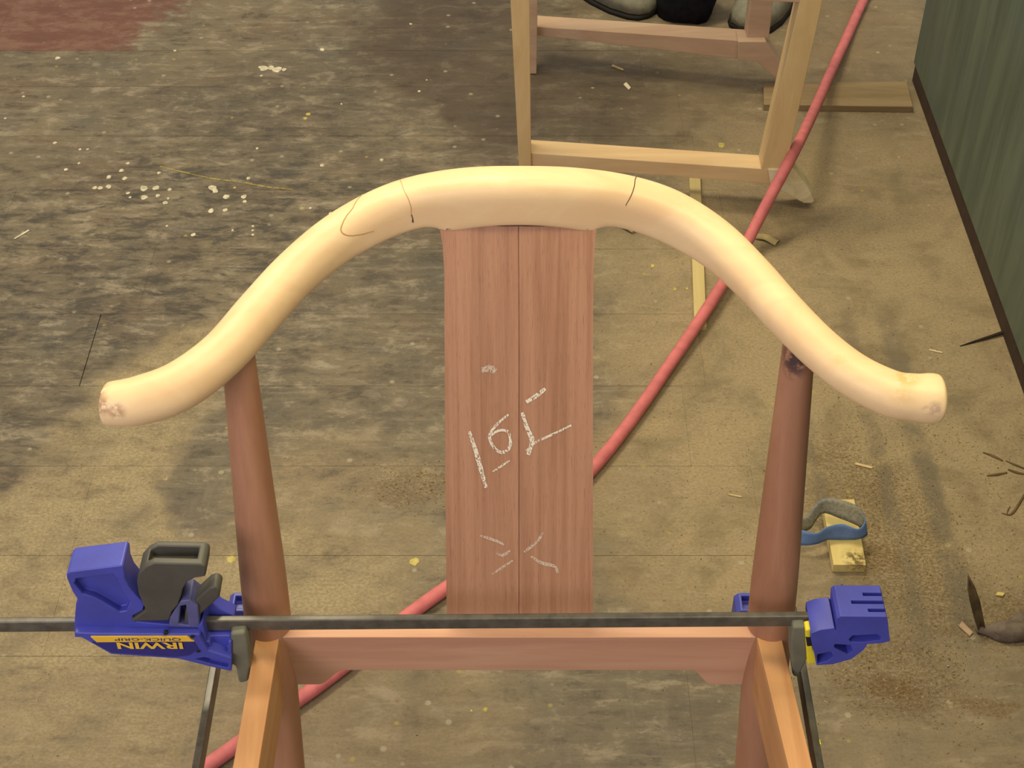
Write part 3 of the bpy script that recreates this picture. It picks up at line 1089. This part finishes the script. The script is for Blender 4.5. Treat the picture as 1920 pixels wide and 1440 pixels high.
post('upright', at_d(1398, 84, 2.355), at_d(1440, 86, 2.355), up_to(1408, 0, 1398, 84, 2.355, ZT), up_to(1450, 0, 1440, 86, 2.355, ZT), 0.034, FRAMEP)
# top rails, at the upper edge of the picture
q0, q1 = up_to(990, 0, 993, 312, D1, 0.3645), up_to(1505, 0, 1430, 317, D1r, 0.3645)
r0, r1 = up_to(1000, 0, 1000, 142, D2, 0.3645), up_to(1410, 0, 1400, 84, 2.355, 0.3645)
for A, B_ in ((q0, q1), (r0, r1)):
    o, h = Vector((0, 0.03, 0)), Vector((0, 0, 0.040))
    hexa('top_rail', [A, B_, B_ + o, A + o], [A + h, B_ + h, B_ + o + h, A + o + h], FRAMEP, fr, 0.0012)
for x0, ya, yb in ((q0.x - 0.022, D1 + 0.034, D2), (q1.x + 0.012, D1r + 0.036, 2.355)):
    box('top_rail', (x0 - 0.012, ya, 0.372), (x0 + 0.012, yb, 0.404), FRAMEP, fr, 0.0012)

# ------------------------------------------------------------------ things lying about
def flatpiece(name, quad, h, mat, label, cat, bevel=0.0008, group=None):
    b = [fl(*q) for q in quad]
    c = sum((Vector(p) for p in b), Vector()) / 4
    r = mesh(name, [p + Vector((0, 0, 0.0001)) for p in b] + [p + Vector((0, 0, h)) for p in b], HEX, mat, None, False, bevel)
    return tag(r, label, cat, group)


def flattop(name, quad, h, mat, label, cat, bevel=0.0008, group=None):
    """quad sighted on the upper face"""
    b = [at_z(*q, h) for q in quad]
    r = mesh(name, [Vector((p.x, p.y, 0.0001)) for p in b] + b, HEX, mat, None, False, bevel)
    return tag(r, label, cat, group)


flattop('wood_lath', [(1302, 612), (1325, 612), (1313, 318), (1292, 318)], 0.008, LATH, 'thin pale yellow wooden lath lying on the floor under the red hose', 'lath')
flattop('floor_board', [(1432, 196), (1712, 200), (1700, 152), (1432, 156)], 0.012, wood('dusty_board', (0.27, 0.20, 0.105), (0.19, 0.135, 0.07), (1.5, 14, 14), 3, 0.3, 0.8), 'short dusty grey-brown board lying against the green wall end', 'board')
BL = wood('pale_yellow_block', (0.64, 0.53, 0.22), (0.56, 0.44, 0.16), (16, 1.5, 16), 3, 0.25, 0.65, spots=[(at_z(1605, 1048, 0.014), 0.022, (0.13, 0.09, 0.03), 0.95)])
flattop('wood_block', [(1563, 1059), (1624, 1059), (1602, 936), (1541, 936)], 0.014, BL, 'pale yellow wood block under a curled abrasive strip, right of the chair leg', 'block')

# abrasive strip: grey on one side, blue on the other, curled into a loop
GRIT = plain('grey_grit', (0.235, 0.225, 0.165), 0.9, 0.1, 0.25, 300)
BCLOTH = plain('blue_backing', (0.115, 0.195, 0.40), 0.75, 0.2, 0.12, 80)


def sp3(px, py, z):
    return tuple(at_z(px, py, z))


low_e = [sp3(1470, 1010, 0.016), sp3(1500, 1022, 0.0155), sp3(1530, 1020, 0.015), sp3(1552, 1012, 0.0150), sp3(1580, 1012, 0.015), sp3(1612, 1010, 0.0155), sp3(1626, 1000, 0.020),
         sp3(1606, 985, 0.030), sp3(1575, 972, 0.034), sp3(1545, 962, 0.032), sp3(1530, 975, 0.024), sp3(1518, 992, 0.016), sp3(1495, 998, 0.0150), sp3(1470, 996, 0.015)]
hi_e = [sp3(1470, 990, 0.034), sp3(1500, 993, 0.034), sp3(1530, 1000, 0.033), sp3(1552, 988, 0.036), sp3(1580, 983, 0.038), sp3(1610, 992, 0.036), sp3(1622, 972, 0.042),
        sp3(1605, 948, 0.052), sp3(1572, 936, 0.055), sp3(1545, 936, 0.052), sp3(1528, 950, 0.044), sp3(1515, 966, 0.034), sp3(1495, 968, 0.034), sp3(1470, 968, 0.034)]
NL = 90
A_, B2 = catmull(low_e, NL), catmull(hi_e, NL)
v, f = [], []
for i in range(NL):
    for k in range(5):
        v.append(A_[i] + (B2[i] - A_[i]) * k / 4)
for i in range(NL - 1):
    for k in range(4):
        f.append((i * 5 + k, i * 5 + k + 1, i * 5 + 5 + k + 1, i * 5 + 5 + k))
me = bpy.data.meshes.new('abrasive_strip')
me.from_pydata([tuple(p) for p in v], [], f)
me.materials.append(GRIT); me.materials.append(BCLOTH)
me.polygons.foreach_set('use_smooth', [True] * len(me.polygons))
strip = link('abrasive_strip', me)
so = strip.modifiers.new('thick', 'SOLIDIFY')
so.thickness = 0.0012; so.offset = 0; so.material_offset = 1; so.material_offset_rim = 1
tag(strip, 'curled abrasive strip with blue backing and grey grit lying on the yellow block', 'sandpaper')

# dark dry leaf-like scrap, standing up, with its crumpled lower part
SCR = plain('dry_dark_brown', (0.095, 0.066, 0.034), 0.8, 0.15, 0.3, 60)
SCG = plain('dull_grey_brown', (0.115, 0.090, 0.070), 0.75, 0.2, 0.35, 70)
sc = empty('dry_scrap', fl(1850, 1190))
tag(sc, 'dry dark brown scrap with one pointed blade standing up, at the right edge', 'scrap')
base, tipx = fl(1846, 1193), 0
v, f = [], []
bl_l = [(1836, 1190), (1826, 1160), (1818, 1128), (1814, 1105), (1815, 1080)]
bl_r = [(1850, 1190), (1845, 1165), (1838, 1130), (1829, 1103), (1816, 1078)]
for (a, b), (c, d), k in zip(bl_l, bl_r, range(5)):
    yy = base.y + 0.002 + 0.006 * k
    zt = max(0.0015, 0)
    p, q = at_d(a, b, yy), at_d(c, d, yy)
    v += [p, (p + q) / 2 + Vector((0, 0.004, 0)), q]
lift = min(p.z for p in v)
v = [p + Vector((0, 0, max(0, 0.001 - lift))) for p in v]
for k in range(4):
    for j in range(2):
        f.append((k * 3 + j, k * 3 + j + 1, k * 3 + 4 + j, k * 3 + 3 + j))
bld = mesh('blade', v, f, SCR, sc, True)
m_ = bld.modifiers.new('thick', 'SOLIDIFY'); m_.thickness = 0.0016


def lump(name, c, size, mat, parent=None, seed=1, amp=0.25, sub=3, flat=True):
    bm = bmesh.new()
    bmesh.ops.create_icosphere(bm, subdivisions=sub, radius=1.0)
    r = random.Random(seed)
    ph = [[r.uniform(0, 6.28) for _ in range(3)] for _ in range(5)]
    fr_ = [[r.uniform(1.5, 4.5) for _ in range(3)] for _ in range(5)]
    for q in bm.verts:
        n = q.co.copy()
        s = sum(math.sin(fr_[i][0] * n.x + ph[i][0]) * math.sin(fr_[i][1] * n.y + ph[i][1]) * math.cos(fr_[i][2] * n.z + ph[i][2]) for i in range(5)) / 2.2
        q.co = n * (1 + amp * s)
        q.co.x *= size[0]; q.co.y *= size[1]; q.co.z *= size[2]
        if flat and q.co.z < -0.55 * size[2]:
            q.co.z = -0.55 * size[2]
    lo = min(q.co.z for q in bm.verts)
    for q in bm.verts:
        q.co += Vector((c[0], c[1], c[2] - lo))
    me = bpy.data.meshes.new(name)
    bm.to_mesh(me); bm.free()
    me.materials.append(mat)
    me.polygons.foreach_set('use_smooth', [True] * len(me.polygons))
    return link(name, me, parent)


cl = fl(1893, 1190)
lump('crumpled_part', (cl.x, cl.y, 0.0), (0.036, 0.013, 0.011), SCG, sc, 5, 0.34)
cl = fl(1935, 1178)
lump('crumpled_part', (cl.x, cl.y, 0.0), (0.026, 0.018, 0.012), SCG, sc, 8, 0.34)

# twig against the skirting, splinters, chips
TW = plain('dark_twig', (0.030, 0.022, 0.016), 0.85, 0.15, 0.3)
SPL = plain('brown_splinter', (0.12, 0.082, 0.038), 0.85, 0.15, 0.3)
CHIP = plain('pale_chip', (0.46, 0.35, 0.19), 0.8, 0.2, 0.2)


def sliver(name, pts, r, mat, label, cat='splinter', group=None, lift=0.0):
    P = [tuple(at_z(x, y, r[0] * 0.6 + (lift * i / (len(pts) - 1)))) for i, (x, y) in enumerate(pts)]
    o = tube(name, P, list(r), mat, None, 7, 14, 0.7)
    return tag(o, label, cat, group)


sliver('twig', [(1800, 649), (1828, 640), (1860, 630), (1884, 622)], (0.0008, 0.0022, 0.003), TW, 'dark thin twig lying from the floor onto the skirting of the green wall', 'twig', None, 0.004)
sliver('splinter', [(1843, 848), (1862, 855), (1880, 864)], (0.0010, 0.0022, 0.0012), SPL, 'upper left brown splinter in the sawdust by the right edge', 'splinter', 'splinters in the sawdust')
sliver('splinter', [(1886, 864), (1904, 872), (1924, 880)], (0.0008, 0.0017, 0.0012), SPL, 'brown splinter crossing the right edge of the photo, upper one', 'splinter', 'splinters in the sawdust')
sliver('splinter', [(1850, 892), (1868, 890), (1888, 886)], (0.0010, 0.0022, 0.0012), SPL, 'lower left brown splinter in the sawdust by the right edge', 'splinter', 'splinters in the sawdust')
sliver('splinter', [(1890, 880), (1906, 886), (1922, 889)], (0.0012, 0.0022, 0.0012), SPL, 'brown splinter crossing the right edge of the photo, lower one', 'splinter', 'splinters in the sawdust')
sliver('twig', [(1878, 962), (1894, 965), (1906, 952), (1924, 922)], (0.0008, 0.002, 0.0015), SPL, 'small forked brown twig at the right edge above the dry scrap', 'twig')
sliver('splinter', [(1888, 964), (1890, 956), (1894, 950)], (0.0007, 0.0011, 0.0007), SPL, 'tiny splinter beside the forked twig at the right edge', 'splinter', 'splinters in the sawdust')
flatpiece('wood_chip', [(1797, 1176), (1803, 1166), (1824, 1188), (1818, 1195)], 0.003, plain('pinkish_chip', (0.34, 0.24, 0.15), 0.8, 0.2), 'pinkish flat wood chip left of the dry dark scrap', 'wood chip')
flatpiece('wood_chip', [(1169, 160), (1174, 156), (1183, 166), (1179, 170)], 0.003, plain('white_chip', (0.62, 0.55, 0.40), 0.8, 0.2), 'small whitish wood chip on the floor inside the wooden frame', 'wood chip')
flatpiece('wood_chip', [(1146, 125), (1149, 122), (1170, 131), (1168, 133)], 0.002, CHIP, 'narrow pale wood chip on the floor inside the frame, nearer its rear stretcher', 'wood chip')
flatpiece('wood_chip', [(1602, 872), (1604, 868), (1638, 877), (1634, 880)], 0.002, CHIP, 'narrow tan wood chip in the sawdust right of the chair leg', 'wood chip')
flatpiece('wood_chip', [(1742, 658), (1743, 655), (1768, 661), (1767, 663)], 0.0015, plain('cream_chip', (0.55, 0.46, 0.27), 0.8, 0.2), 'thin cream wood chip above the right tip of the crest rail', 'wood chip')
flatpiece('wood_chip', [(1365, 929), (1366, 926), (1392, 931), (1390, 934)], 0.0015, CHIP, 'thin tan wood chip on the floor left of the right chair leg', 'wood chip')
flatpiece('wood_chip', [(1866, 1118), (1870, 1112), (1884, 1114), (1880, 1120)], 0.003, plain('yellowish_chip', (0.55, 0.46, 0.16), 0.8, 0.2), 'yellowish wood chip right of the upright dark blade', 'wood chip')
flatpiece('wood_chip', [(26, 448), (28, 449), (56, 433), (54, 431)], 0.0015, plain('white_sliver', (0.55, 0.50, 0.38), 0.8, 0.2), 'thin whitish sliver on the dark boards at the far left', 'wood chip')


def shaving(name, pts, wd, mat, label, curl):
    P = catmull([tuple(at_z(x, y, z)) for x, y, z in pts], 24)
    vv, ff = [], []
    for i in range(24):
        T = Vector(P[min(i + 1, 23)] - P[max(i - 1, 0)]).normalized()
        side = T.cross(Vector((0, 0, 1))).normalized()
        up = Vector((0, 0, 1))
        for k in range(5):
            a = (k / 4 - 0.5)
            vv.append(Vector(P[i]) + side * (wd * a) + up * (curl * (0.25 - a * a)))
    for i in range(23):
        for k in range(4):
            ff.append((i * 5 + k, i * 5 + k + 1, i * 5 + 6 + k, i * 5 + 5 + k))
    o = mesh(name, vv, ff, mat, None, True)
    m = o.modifiers.new('thick', 'SOLIDIFY'); m.thickness = 0.0008
    return tag(o, label, 'shaving')


CURL = plain('pale_curl', (0.52, 0.42, 0.20), 0.7, 0.2, 0.15)
shaving('wood_shaving', [(1140, 404, 0.002), (1158, 414, 0.004), (1176, 424, 0.005), (1190, 433, 0.003)], 0.013, CURL, 'pale curled wood shaving on the floor just under the crest rail, right of the splat', 0.02)
shaving('wood_shaving', [(1418, 442, 0.002), (1438, 445, 0.004), (1458, 456, 0.002)], 0.016, plain('dusty_curl', (0.36, 0.29, 0.14), 0.8, 0.1), 'dusty wood shaving on the floor right of the red hose', 0.014)

# shoes and dark bag at the top edge
SHOE = plain('grey_canvas', (0.20, 0.195, 0.145), 0.8, 0.2, 0.15, 80)
SOLE = plain('dark_sole', (0.020, 0.018, 0.016), 0.7, 0.2)


def shoe(toe, heel, label):
    T, H_ = Vector(toe), Vector(heel)
    ax_ = (H_ - T).normalized()
    Ln = (H_ - T).length
    sd = Vector((-ax_.y, ax_.x, 0))
    r = empty('shoe', (T + H_) / 2)
    tag(r, label, 'shoe', 'shoes beyond the frame')
    prof = [(0.0, 0.012), (0.03, 0.030), (0.10, 0.041), (0.25, 0.048), (0.42, 0.046), (0.6, 0.038), (0.78, 0.034), (0.92, 0.034), (0.98, 0.026), (1.0, 0.012)]
    hts = [0.026, 0.038, 0.046, 0.055, 0.066, 0.080, 0.088, 0.090, 0.086, 0.075]

    def ring(zf, grow, nm, mat, z0):
        vv, ff = [], []
        n = len(prof)
        for (t, hw), h in zip(prof, hts):
            c = T + ax_ * (t * Ln)
            zt = zf(h)
            for k in range(9):
                a = math.pi * k / 8
                vv.append(c + sd * (math.cos(a) * (hw + grow)) + Vector((0, 0, z0 + (zt - z0) * math.sin(a) ** 0.6)))
        for i in range(n - 1):
            for k in range(8):
                ff.append((i * 9 + k, i * 9 + k + 1, i * 9 + 10 + k, i * 9 + 9 + k))
            ff.append((i * 9, i * 9 + 9, i * 9 + 17, i * 9 + 8))
        ff.append(tuple(range(9))); ff.append(tuple(range((n - 1) * 9, n * 9)))
        return mesh(nm, vv, ff, mat, r, True)
    ring(lambda h: h, 0.0, 'upper', SHOE, 0.012)
    ring(lambda h: 0.014, 0.003, 'sole', SOLE, 0.0005)
    return r


tl = fl(1175, 38)
shoe((tl.x + 0.050, tl.y + 0.015, 0), (tl.x - 0.140, tl.y + 0.195, 0), 'pale grey shoe with dark sole at the top edge, left of the dark bag')
tr_ = fl(1445, 62)
shoe((tr_.x - 0.050, tr_.y - 0.002, 0), (tr_.x + 0.075, tr_.y + 0.220, 0), 'pale grey shoe with dark sole at the top edge, between right frame posts')
bg = fl(1292, 52)
o = lump('bag', (bg.x, bg.y + 0.055, 0.0), (0.062, 0.055, 0.11), plain('black_cloth', (0.010, 0.010, 0.014), 0.85, 0.1, 0.3), None, 3, 0.18)
tag(o, 'black soft bundle on the floor behind the wooden frame', 'bag')
# ------------------------------------------------------------------ paint drips (real flecks) and loose sawdust
def flecks(name, items, mat, parent, hz=0.0006):
    v, f = [], []
    for (x, y, rx, ry) in items:
        r = random.Random(int(x * 1e4) + int(y * 1e4))
        n = 9
        b = len(v)
        for k in range(n):
            a = 2 * math.pi * k / n
            s = r.uniform(0.75, 1.15)
            v.append((x + rx * s * math.cos(a), y + ry * s * math.sin(a), 0.0001))
        for k in range(n):
            a = 2 * math.pi * k / n
            v.append((x + rx * 0.7 * math.cos(a), y + ry * 0.7 * math.sin(a), hz))
        f.append(tuple(range(b + n, b + 2 * n)))
        for k in range(n):
            f.append((b + k, b + (k + 1) % n, b + n + (k + 1) % n, b + n + k))
    return mesh(name, v, f, mat, parent)


WP = [(123, 318, 4), (204, 332, 5), (228, 320, 5), (234, 334, 5), (240, 306, 4), (178, 352, 5), (188, 352, 5), (204, 350, 6), (269, 353, 8), (293, 352, 7), (296, 367, 5), (270, 370, 7),
      (318, 355, 4), (310, 380, 5), (315, 372, 3), (398, 352, 8), (404, 358, 6), (424, 369, 6), (457, 369, 6), (459, 378, 4), (396, 395, 6), (422, 394, 5), (474, 424, 3), (474, 432, 3), (474, 440, 3),
      (466, 334, 4), (604, 310, 4), (313, 424, 3), (363, 440, 5), (436, 432, 3), (240, 362, 4), (244, 370, 3), (298, 324, 4), (108, 109, 5), (328, 95, 3), (604, 93, 5), (495, 128, 9), (508, 127, 6), (520, 130, 9),
      (533, 130, 5), (488, 126, 4), (482, 278, 3), (103, 268, 4), (10, 222, 3), (44, 181, 3), (150, 280, 3), (582, 390, 3), (620, 400, 4), (716, 300, 4), (164, 280, 3), (148, 306, 3),
      (490, 142, 3), (640, 195, 2), (770, 45, 3), (800, 150, 2), (786, 171, 3), (1260, 405, 3)]
YP = [(434, 1048, 8), (777, 1053, 9), (578, 214, 5), (572, 222, 4), (1266, 542, 4), (1288, 541, 3), (1224, 498, 4), (1352, 272, 7), (440, 352, 3), (910, 1330, 5), (884, 1333, 3), (1822, 1115, 4)]


def items(lst):
    r = []
    for x, y, s in lst:
        c = fl(x, y)
        k = c.y * math.cos(PITCH) + CAM_H * math.sin(PITCH)
        rr = s * k / FPX
        r.append((c.x, c.y, rr, rr * 1.15))
    return r


o = flecks('paint_drip', items(WP), plain('dirty_white_paint', (0.47, 0.43, 0.31), 0.6, 0.3, 0.3, 120), floor)
o['kind'] = 'stuff'
o = flecks('paint_drip', items(YP), plain('dull_yellow_paint', (0.40, 0.34, 0.09), 0.6, 0.3, 0.25, 120), floor)
o['kind'] = 'stuff'
o = flecks('paint_drip', items([(1524, 1350, 2), (1527, 1366, 4), (1531, 1380, 4), (1533, 1390, 5), (1537, 1394, 3)]), plain('bright_yellow_paint', (0.62, 0.66, 0.02), 0.5, 0.3, 0.1), floor)
o['kind'] = 'stuff'
# a yellow chalk line on the boards
ribbon('chalk_line', [(300, 312), (350, 324), (400, 335), (450, 341), (500, 350), (548, 355)], 1.1, chalk_mat('yellow_chalk', 0.50, 0.75), floor, lambda x, y: at_z(x, y, 0.0009), 40, 0.2)
bpy.data.materials['yellow_chalk'].node_tree.nodes['Principled BSDF'].inputs['Base Color'].default_value = (0.55, 0.47, 0.06, 1)

rg = random.Random(21)
v, f = [], []


def grain(x, y, s):
    b = len(v)
    a = rg.uniform(0, 6.28)
    l, w_ = s * rg.uniform(0.8, 2.2), s * rg.uniform(0.35, 0.7)
    ca, sa = math.cos(a), math.sin(a)
    for dx, dy, dz in ((-l, 0, 0), (0, -w_, 0), (l, 0, 0), (0, w_, 0), (0, 0, s * 0.55)):
        v.append((x + dx * ca - dy * sa, y + dx * sa + dy * ca, 0.0002 + dz))
    f.extend([(b, b + 1, b + 4), (b + 1, b + 2, b + 4), (b + 2, b + 3, b + 4), (b + 3, b, b + 4)])


def scatter(n, px, py, rx, ry, s0, s1):
    c = fl(px, py)
    for _ in range(n):
        x, y = c.x + rg.gauss(0, rx), c.y + rg.gauss(0, ry)
        if x < 0.70 and 0.6 < y < 2.9:
            grain(x, y, rg.uniform(s0, s1))


scatter(2600, 1680, 1000, 0.06, 0.15, 0.0005, 0.0013)
scatter(900, 1690, 1270, 0.06, 0.04, 0.0005, 0.0015)
scatter(900, 1860, 1150, 0.08, 0.05, 0.0005, 0.0014)
scatter(1500, 1800, 900, 0.09, 0.12, 0.0004, 0.0012)
scatter(1300, 1250, 900, 0.16, 0.2, 0.0004, 0.0011)
scatter(600, 790, 915, 0.05, 0.025, 0.0005, 0.0013)
scatter(1500, 1600, 600, 0.14, 0.3, 0.0004, 0.0011)
scatter(900, 150, 950, 0.12, 0.2, 0.0003, 0.0009)
scatter(1800, 900, 800, 0.5, 0.5, 0.0003, 0.0010)
ts_ = NT('loose_sawdust', 0.9, 0.1)
wn = ts_.n('ShaderNodeTexWhiteNoise')
sn = ts_.n('ShaderNodeVectorMath', operation='SNAP')
ts_.put(sn.inputs[0], ts_.pos()); sn.inputs[1].default_value = (0.003, 0.003, 1)
ts_.put(wn.inputs['Vector'], sn.outputs[0])
cr = ts_.n('ShaderNodeValToRGB')
cr.color_ramp.elements[0].color = (0.09, 0.055, 0.02, 1)
cr.color_ramp.elements[1].color = (0.42, 0.33, 0.16, 1)
cr.color_ramp.elements.new(0.4).color = (0.24, 0.165, 0.06, 1)
ts_.put(cr.inputs[0], wn.outputs['Value'])
saw = mesh('sawdust', v, f, ts_.color(cr.outputs[0]))
tag(saw, 'loose sawdust and fine wood chips strewn over the floor', 'sawdust', None, 'stuff')
